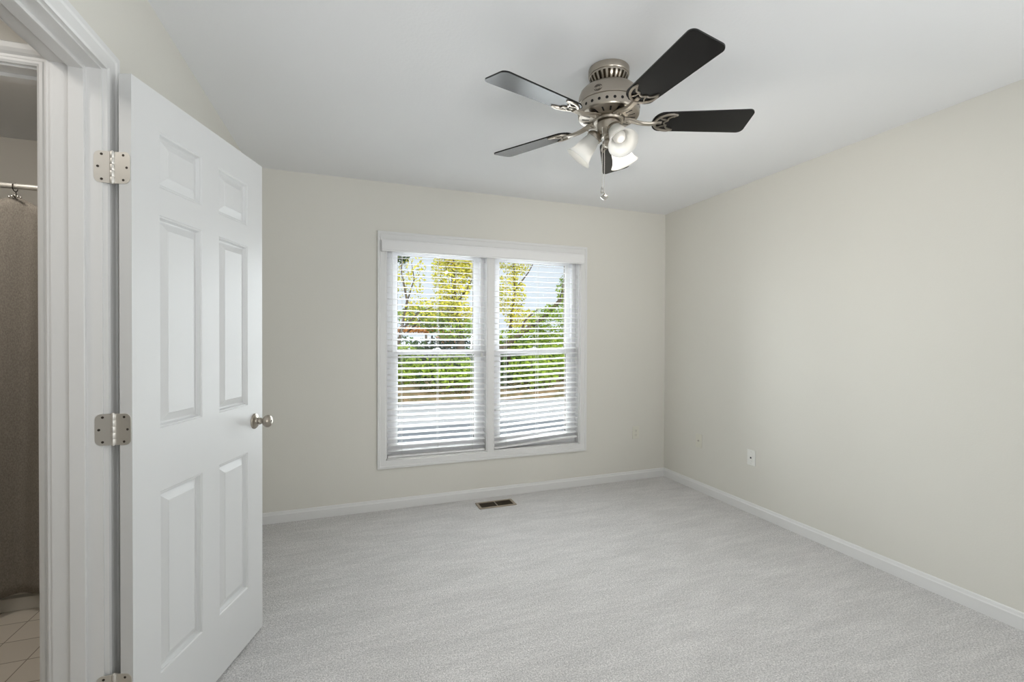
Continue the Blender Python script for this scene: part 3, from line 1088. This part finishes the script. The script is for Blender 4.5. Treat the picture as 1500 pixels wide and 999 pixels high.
# three light arms with bell shades
TILT = math.radians(40)
camright = -YAW
for az in (-75, 45, 165):
    a = camright + math.radians(az)
    root = Matrix.Rotation(a, 4, 'Z') @ Matrix.Translation((0.047, 0, Z(2.172)))
    dirm = root @ Matrix.Rotation(PI - TILT, 4, 'Y')          # local +z now points down and outward
    bm = B()
    tube(bm, [root @ Vector(p) for p in ((-0.028, 0, 0.006), (-0.012, 0, 0.004), (0.0, 0, -0.001))] + [dirm @ Vector((0, 0, 0.012))], [0.010, 0.010, 0.011, 0.012], 12)
    lathe(bm, [(0.010, -0.004), (0.020, 0.000), (0.030, 0.008), (0.034, 0.014), (0.034, 0.026), (0.031, 0.026), (0.030, 0.012), (0.001, 0.010)], 28, dirm)
    for q in range(3):
        m = dirm @ Matrix.Rotation(q * 2 * PI / 3 + 0.4, 4, 'Z') @ Matrix.Translation((0.034, 0, 0.020)) @ Matrix.Rotation(PI / 2, 4, 'Y')
        lathe(bm, [(0.0018, -0.001), (0.0018, 0.006), (0.0038, 0.006), (0.0038, 0.010), (0.0001, 0.010)], 8, m)
    arm = obj('light_arm', bm, M['nickel'], fan, smooth=True, angle=40)
    bm = B()
    prof = [(0.0285, 0.016), (0.0290, 0.026), (0.0330, 0.040), (0.0375, 0.058), (0.0405, 0.078), (0.0435, 0.096), (0.0500, 0.114), (0.0600, 0.128), (0.0625, 0.130)]
    inner = [(r - 0.0022, z + 0.0005) for r, z in prof[::-1]]
    lathe(bm, prof + inner, 40, dirm)
    sh = obj('lamp_shade', bm, M['frost'], arm, smooth=True, angle=60)
    bm = B()
    lathe(bm, [(0.013, 0.012), (0.013, 0.036), (0.016, 0.046), (0.023, 0.058), (0.0265, 0.070), (0.0265, 0.080), (0.022, 0.092), (0.012, 0.101), (0.0001, 0.104)], 24, dirm)
    obj('bulb', bm, M['bulb_lit' if az == 45 else 'bulb'], sh, smooth=True)
    lp = fan.matrix_world @ (dirm @ Vector((0, 0, 0.112)))
    add_light('fan_bulb_light', 'POINT', lp, None, BULB_W if az == 45 else 0.09, 0.02, color=(1.0, 0.95, 0.88))

# pull chains
lat = Vector((math.cos(YAW), -math.sin(YAW), 0))
toc = -Vector((math.sin(YAW), math.cos(YAW), 0))
for (dl, df, ztop, zb, kind) in ((-0.033, 0.036, 2.175, 1.925, 0), (-0.024, 0.040, 2.145, 1.897, 1)):
    p = lat * dl + toc * df
    bm = B()
    n = 60
    tube(bm, [(p.x * 0.85, p.y * 0.85, Z(ztop + 0.004)), (p.x, p.y, Z(ztop))], 0.003, 8)
    z = ztop
    pts = [(p.x, p.y, Z(ztop)), (p.x, p.y, Z(zb))]
    tube(bm, pts, 0.0010, 5)
    nb = int((ztop - zb) / 0.0042)
    for i in range(nb):
        zc = ztop - (i + 0.5) * (ztop - zb) / nb
        bmesh.ops.create_icosphere(bm, subdivisions=1, radius=0.0019, matrix=Matrix.Translation((p.x, p.y, Z(zc))))
    ch = obj('pull_chain', bm, M['satin'], fan)
    bm = B()
    T = Matrix.Translation((p.x, p.y, Z(zb)))
    if kind == 0:
        lathe(bm, [(0.0015, 0.002), (0.003, -0.001), (0.0055, -0.008), (0.0068, -0.020), (0.0060, -0.026), (0.0001, -0.027)], 16, T)
    else:
        lathe(bm, [(0.0015, 0.002), (0.004, -0.003), (0.012, -0.009), (0.0165, -0.013), (0.0155, -0.018), (0.008, -0.025), (0.0001, -0.028)], 20, T)
    obj('chain_fob', bm, M['chrome'], ch, smooth=True, angle=50)

# ------------------------------------------------------------------ bathroom things
bm = B()
tx0, tx1, ty0, ty1, tz = -2.47, -0.80, 2.815, YB - 0.015, 0.40
# tub: outer apron + rim + basin
prof = [(tx0, ty0), (tx1, ty0), (tx1, ty1), (tx0, ty1)]
def ringr(inset, z, r=0.0):
    x0, x1, y0, y1 = tx0 + inset, tx1 - inset, ty0 + inset, ty1 - inset
    pts = []
    rr_ = max(r, 0.004)
    for cx, cy, a0 in ((x1 - rr_, y1 - rr_, 0), (x0 + rr_, y1 - rr_, PI / 2), (x0 + rr_, y0 + rr_, PI), (x1 - rr_, y0 + rr_, 1.5 * PI)):
        for i in range(6):
            a = a0 + (PI / 2) * i / 5
            pts.append(bm.verts.new((cx + rr_ * math.cos(a), cy + rr_ * math.sin(a), z)))
    return pts
rs = [ringr(0.0, 0.001), ringr(0.0, 0.06), ringr(0.012, 0.07), ringr(0.012, 0.36), ringr(0.0, 0.37), ringr(0.0, tz - 0.01), ringr(0.01, tz), ringr(0.07, tz, 0.1), ringr(0.09, tz - 0.03, 0.12), ringr(0.14, 0.10, 0.15), ringr(0.20, 0.07, 0.12)]
for i in range(len(rs) - 1):
    for k in range(24):
        bm.faces.new((rs[i][k], rs[i][(k + 1) % 24], rs[i + 1][(k + 1) % 24], rs[i + 1][k]))
bm.faces.new(rs[-1])
tag(obj('bathtub', bm, M['tub'], smooth=True, angle=40), 'off white bathtub behind the shower curtain', 'bathtub')

RODY, RODZ = 2.752, 1.968
bm = B()
tube(bm, [(-2.479, RODY, RODZ), (-0.775, RODY, RODZ)], 0.0125, 20)
rod = tag(obj('curtain_rod', bm, M['satin'], smooth=True, angle=50), 'straight satin metal rod above the shower curtain', 'curtain rod')
bm = B()
for x, sgn in ((-2.479, 1), (-0.775, -1)):
    bm = B()
    lathe(bm, [(0.028, 0), (0.028, 0.004), (0.018, 0.012), (0.014, 0.02)], 20, Matrix.Translation((x, RODY, RODZ)) @ Matrix.Rotation(sgn * PI / 2, 4, 'Y'), cap0=True)
    obj('end_flange', bm, M['satin'], rod, smooth=True, angle=50)

# curtain: pleated cloth hanging from rings every 0.15 m
RX = [-1.395 + 0.15 * k for k in range(-6, 5)]


def curt(x, z):
    t = (1.905 - z) / 1.83
    ph = 2 * PI * (x + 1.395) / 0.15
    amp = 0.020 + 0.004 * t
    y = RODY + amp * math.sin(ph * 0.5 + 0.9 + 0.8 * t) + 0.010 * math.sin(ph + 2.0 * t) + 0.010 * math.sin(5.1 * x + 1.0) * t
    return y


bm = B()
nx, nz = 220, 40
g = []
x_a, x_b = -2.44, -0.82
for i in range(nx + 1):
    x = x_a + (x_b - x_a) * i / nx
    ph = 2 * PI * (x + 1.395) / 0.15
    sag = 0.030 * (1 - abs(math.cos(ph / 2)) ** 1.5)
    row = []
    for j in range(nz + 1):
        t = j / nz
        ztop = 1.918 - sag
        zbot = 0.088 + 0.012 * math.sin(4 * x)
        z = ztop + (zbot - ztop) * t
        row.append(bm.verts.new((x, curt(x, z), z)))
    g.append(row)
for i in range(nx):
    for j in range(nz):
        bm.faces.new((g[i][j], g[i + 1][j], g[i + 1][j + 1], g[i][j + 1]))
cu = obj('shower_curtain', bm, M['curtain'], smooth=True)
sm = cu.modifiers.new('thickness', 'SOLIDIFY')
sm.thickness = 0.0015
tag(cu, 'taupe fabric shower curtain hanging beyond the bathroom doorway', 'shower curtain')
ring0 = None
for x in RX[4:9]:
    if ring0 is None:
        rg = thing('curtain_ring', 'metal roller ring holding the taupe curtain on the rod', 'curtain ring', Matrix.Translation((x, RODY, RODZ)), group='curtain rings on the shower rod')
        bm = B()
        pts = [(0.0, 0.019 * math.sin(2 * PI * i / 24), 0.0 + 0.019 * math.cos(2 * PI * i / 24) - 0.006) for i in range(22)]
        tube(bm, pts, 0.0018, 6)
        tube(bm, [(0, 0.004, -0.022), (0.0, 0.010, -0.040), (0, 0.0, -0.054), (0, -0.012, -0.046)], 0.0018, 6)
        obj('hook', bm, M['nickel_dark'], rg)
        bm = B()
        for q in range(5):
            xx = -0.020 + 0.010 * q
            bmesh.ops.create_icosphere(bm, subdivisions=2, radius=0.0052, matrix=Matrix.Translation((xx, -0.002, -0.044 - 0.006 * abs(q - 2) / 2)))
        obj('roller_beads', bm, M['chrome'], rg, smooth=True)
        ring0 = rg
    else:
        rg = ring0.copy(); COL.objects.link(rg); rg.location = (x, RODY, RODZ)
        for c in list(ring0.children):
            d = c.copy(); COL.objects.link(d); d.parent = rg

# ------------------------------------------------------------------ outside
GZ = -0.6
bm = B(); box(bm, -40, 60, YB + 0.14, 13.0, GZ - 0.3, GZ)
tag(obj('driveway', bm, M['concrete']), 'pale concrete driveway outside the window', 'driveway', kind='structure')
bm = B()
nx, ny = 30, 20
g = []
for i in range(nx + 1):
    row = []
    for j in range(ny + 1):
        x = -40 + 100 * i / nx
        y = 12.9 + 50 * (j / ny) ** 1.5
        z = GZ + 0.04 + (0.18 if 0 < j < 4 else 0.0) - 1.6 * max(0, (y - 16) / 47)
        row.append(bm.verts.new((x, y, z + (0.05 * math.sin(x * 3.1 + j) if j else 0))))
    g.append(row)
for i in range(nx):
    for j in range(ny):
        bm.faces.new((g[i][j], g[i + 1][j], g[i + 1][j + 1], g[i][j + 1]))
tag(obj('ground', bm, M['soil'], smooth=True), 'leaf strewn brown ground beyond the driveway', 'ground', kind='structure')


def leaves(blobs, n, size, seed, hollow=0.4):
    rnd = random.Random(seed)
    vs, fs = [], []
    tot = sum(b[3] * b[4] * b[5] for b in blobs)
    for b in blobs:
        cx, cy, cz, rx, ry, rz = b
        k = int(n * rx * ry * rz / tot)
        for _ in range(k):
            while True:
                p = Vector((rnd.uniform(-1, 1), rnd.uniform(-1, 1), rnd.uniform(-1, 1)))
                if hollow < p.length <= 1:
                    break
            c = Vector((cx + p.x * rx, cy + p.y * ry, cz + p.z * rz))
            s = size * rnd.uniform(0.6, 1.3)
            a = Vector((rnd.gauss(0, 1), rnd.gauss(0, 1), rnd.gauss(0, 1))).normalized()
            b_ = a.cross(Vector((rnd.gauss(0, 1), rnd.gauss(0, 1), rnd.gauss(0, 1)))).normalized()
            i0 = len(vs)
            vs += [c - a * s, c + b_ * s * 0.5, c + a * s, c - b_ * s * 0.5]
            fs.append((i0, i0 + 1, i0 + 2, i0 + 3))
    return vs, fs


def foliage(name, blobs, n, size, seed, m, parent):
    vs, fs = leaves(blobs, n, size, seed)
    o0 = parent.matrix_world.inverted()
    me = bpy.data.meshes.new(name)
    me.from_pydata([tuple(o0 @ v) for v in vs], [], fs)
    me.materials.append(m)
    o = bpy.data.objects.new(name, me)
    COL.objects.link(o)
    o.parent = parent
    return o


def tree(name, label, cat, base, trunk, branches, parts, group=None):
    t = thing(name, label, cat, Matrix.Translation(base), group=group)
    if trunk:
        bm = B()
        for pts, rad in [trunk] + branches:
            tube(bm, [Vector(p) - Vector(base) for p in pts], rad, 7)
        obj('trunk', bm, M['bark'], t, smooth=True)
    for k, (blobs, n, size, m) in enumerate(parts):
        foliage('foliage', blobs, n, size, hash_(label) + k, M[m], t)
    return t


def hash_(s):
    return sum((i + 1) * ord(c) for i, c in enumerate(s)) % 9973


# big yellow-green tree seen through the left window
tree('yellow_leaved_tree', 'yellow green spring tree filling the upper left window', 'tree', (4.7, 19.0, GZ),
     ([(4.7, 19.0, GZ), (4.7, 19.0, 1.2), (4.4, 18.9, 2.6), (4.3, 18.8, 4.9)], [0.20, 0.17, 0.12, 0.06]),
     [([(4.7, 19.0, 1.5), (4.2, 18.7, 2.4), (3.3, 18.5, 2.35), (2.4, 18.4, 1.5)], [0.12, 0.09, 0.06, 0.03]),
      ([(4.4, 18.9, 2.6), (4.9, 18.8, 3.3), (5.3, 18.8, 4.1)], [0.06, 0.04, 0.02])],
     [([(4.3, 18.9, 3.9, 0.9, 0.7, 1.4), (4.6, 18.9, 5.1, 1.1, 0.7, 1.2), (3.7, 18.6, 2.45, 1.3, 0.5, 0.5), (4.4, 19.0, 2.3, 0.9, 0.6, 0.7), (5.4, 18.9, 4.3, 0.5, 0.5, 1.0)], 6500, 0.075, 'leaf_yellow'),
      ([(3.0, 18.6, 2.1, 1.1, 0.6, 0.45), (4.4, 18.9, 1.7, 1.2, 0.6, 0.5)], 2200, 0.07, 'leaf_lime')])
tree('slender_tree', 'slender dark branched tree with sparse leaves at far left of the view', 'tree', (1.8, 16.9, GZ),
     ([(1.8, 16.9, GZ), (1.9, 16.9, 1.1), (2.2, 16.9, 2.6), (2.0, 16.9, 3.6), (1.95, 16.9, 5.1)], [0.07, 0.06, 0.045, 0.03, 0.015]),
     [([(2.2, 16.9, 2.6), (2.45, 16.9, 3.4), (2.35, 16.9, 4.0)], [0.03, 0.02, 0.01]), ([(1.95, 16.9, 1.5), (2.6, 16.9, 2.2), (3.2, 16.9, 2.45)], [0.04, 0.03, 0.012])],
     [([(2.3, 16.9, 3.6, 0.6, 0.4, 1.1), (2.6, 16.9, 2.2, 0.7, 0.4, 0.5)], 480, 0.065, 'leaf_yellow'), ([(1.95, 16.9, 4.3, 0.35, 0.3, 0.4)], 300, 0.065, 'leaf_dark')])
# right window tree with dark diagonal branch
tree('leaning_tree', 'tree with a dark diagonal branch in the right window', 'tree', (5.0, 17.2, GZ),
     ([(5.0, 17.2, GZ), (5.7, 17.2, 0.7), (6.7, 17.2, 1.45), (7.6, 17.2, 2.0), (8.5, 17.2, 2.9), (8.8, 17.2, 4.4)], [0.15, 0.14, 0.12, 0.10, 0.08, 0.04]),
     [([(6.7, 17.2, 1.45), (6.9, 17.2, 2.0), (7.5, 17.2, 2.5)], [0.05, 0.04, 0.02])],
     [([(8.2, 17.2, 1.8, 1.2, 0.5, 0.9), (6.9, 17.3, 1.25, 1.3, 0.4, 0.5), (8.7, 17.3, 3.2, 0.35, 0.4, 0.7)], 3400, 0.065, 'leaf_lime')])
tree('pale_tree', 'pale yellow leaved tree just right of the mullion', 'tree', (6.9, 19.2, GZ),
     ([(6.9, 19.2, GZ), (7.0, 19.2, 1.7), (7.2, 19.2, 3.4), (7.1, 19.2, 5.6)], [0.09, 0.08, 0.06, 0.03]),
     [([(7.2, 19.2, 3.4), (7.8, 19.1, 4.2), (8.2, 19.1, 4.9)], [0.04, 0.03, 0.015]), ([(7.0, 19.2, 2.2), (7.6, 19.1, 2.9)], [0.03, 0.012])],
     [([(7.2, 19.2, 4.9, 0.9, 0.5, 0.9), (7.0, 19.2, 3.2, 0.75, 0.5, 1.0), (7.6, 19.2, 2.1, 0.9, 0.5, 0.5)], 3200, 0.065, 'leaf_yellow')])
# row of shrubs
shr = [(0.4, 14.0, 'leaf_green', 1.25), (1.8, 15.7, 'leaf_lime', 1.5), (3.1, 14.0, 'leaf_lime', 1.35), (4.5, 15.7, 'leaf_green', 1.45), (5.8, 14.0, 'leaf_lime', 1.25), (7.3, 15.7, 'leaf_lime', 1.5), (8.6, 14.0, 'leaf_green', 1.35)]
names = ['mid green shrub at the left end of the hedge row', 'lime shrub second in the hedge row, left window', 'tall lime shrub central in the left window', 'mid green shrub behind the mullion',
         'lime shrub at left of the right window', 'tall lime shrub central in the right window', 'mid green shrub at the right end of the hedge row']
for (x, y, m, h), lb in zip(shr, names):
    tree('shrub', lb, 'shrub', (x, y, GZ + 0.15),
         ([(x, y, GZ + 0.1), (x + 0.05, y, GZ + h)], [0.03, 0.012]),
         [([(x, y, GZ + 0.15), (x + 0.3, y, GZ + h * 0.8)], [0.02, 0.008]), ([(x, y, GZ + 0.15), (x - 0.35, y, GZ + h * 0.8)], [0.02, 0.008])],
         [([(x, y, GZ + h * 0.70, 0.85, 0.5, h * 0.42), (x + 0.3, y, GZ + h * 0.45, 0.7, 0.5, h * 0.3)], 1500, 0.06, m),
          ([(x - 0.1, y + 0.4, GZ + h * 0.45, 0.9, 0.35, h * 0.42)], 700, 0.06, 'leaf_dark'),
          ([(x, y - 0.2, GZ + 0.30, 0.8, 0.4, 0.25)], 260, 0.05, 'leaf_olive')], group='shrubs along the driveway edge')
# dense green understory behind
us = [(-5.0, 21.6, 'leaf_green'), (-1.8, 24.0, 'leaf_lime'), (1.3, 21.6, 'leaf_green'), (4.4, 24.0, 'leaf_dark'), (7.4, 21.6, 'leaf_green'), (10.4, 24.0, 'leaf_lime'), (13.0, 21.6, 'leaf_green')]
unames = ['mid green tree furthest left outside', 'light green tree left of the slender tree', 'rounded green tree behind the slender tree', 'dark green tree behind the hedge, left window', 'green tree behind the mullion side', 'light green tree behind the leaning tree', 'green tree at the far right of the view']
for (x, y, m), lb in zip(us, unames):
    tree('bushy_tree', lb, 'tree', (x, y, GZ - 0.1),
         ([(x, y, GZ - 0.1), (x, y, 1.4)], [0.10, 0.05]), [],
         [([(x, y, 0.35, 1.6, 0.8, 0.95), (x + 1.2, y, 0.6, 1.1, 0.7, 0.8)], 2400, 0.085, m), ([(x, y + 0.7, 0.0, 2.0, 0.5, 0.8)], 900, 0.09, 'leaf_dark')], group='trees behind the hedge')
tree('autumn_tree', 'orange brown tree beside the distant pale roof', 'tree', (4.6, 27.0, GZ - 0.4),
     ([(4.6, 27, GZ - 0.4), (4.6, 27, 1.6)], [0.12, 0.06]), [],
     [([(4.2, 27.0, 1.75, 1.4, 0.5, 0.22), (5.8, 27.0, 1.2, 0.6, 0.5, 0.55)], 1300, 0.09, 'leaf_orange')])
# distant house
hs = thing('neighbouring_house', 'distant pale house with a light grey roof between the trees', 'house', Matrix.Translation((4.3, 30, -1.0)))
bm = B(); box(bm, -2.0, 2.0, 0, 5, 0.0, 1.5)
obj('house_walls', bm, M['siding'], hs)
bm = B(); prism(bm, [(-0.4, 1.5), (5.4, 1.5), (2.5, 2.35)], 'x', -2.3, 2.0)
obj('house_roof', bm, M['shingle'], hs)
for x in (-1.2, 0.4):
    bm = B(); box(bm, x, x + 0.6, -0.03, 0.02, 0.6, 1.2)
    w_ = obj('house_window', bm, M['vinyl'], hs)
    bm = B(); box(bm, x + 0.05, x + 0.55, -0.04, -0.03, 0.65, 1.15)
    obj('house_pane', bm, M['black'], w_)
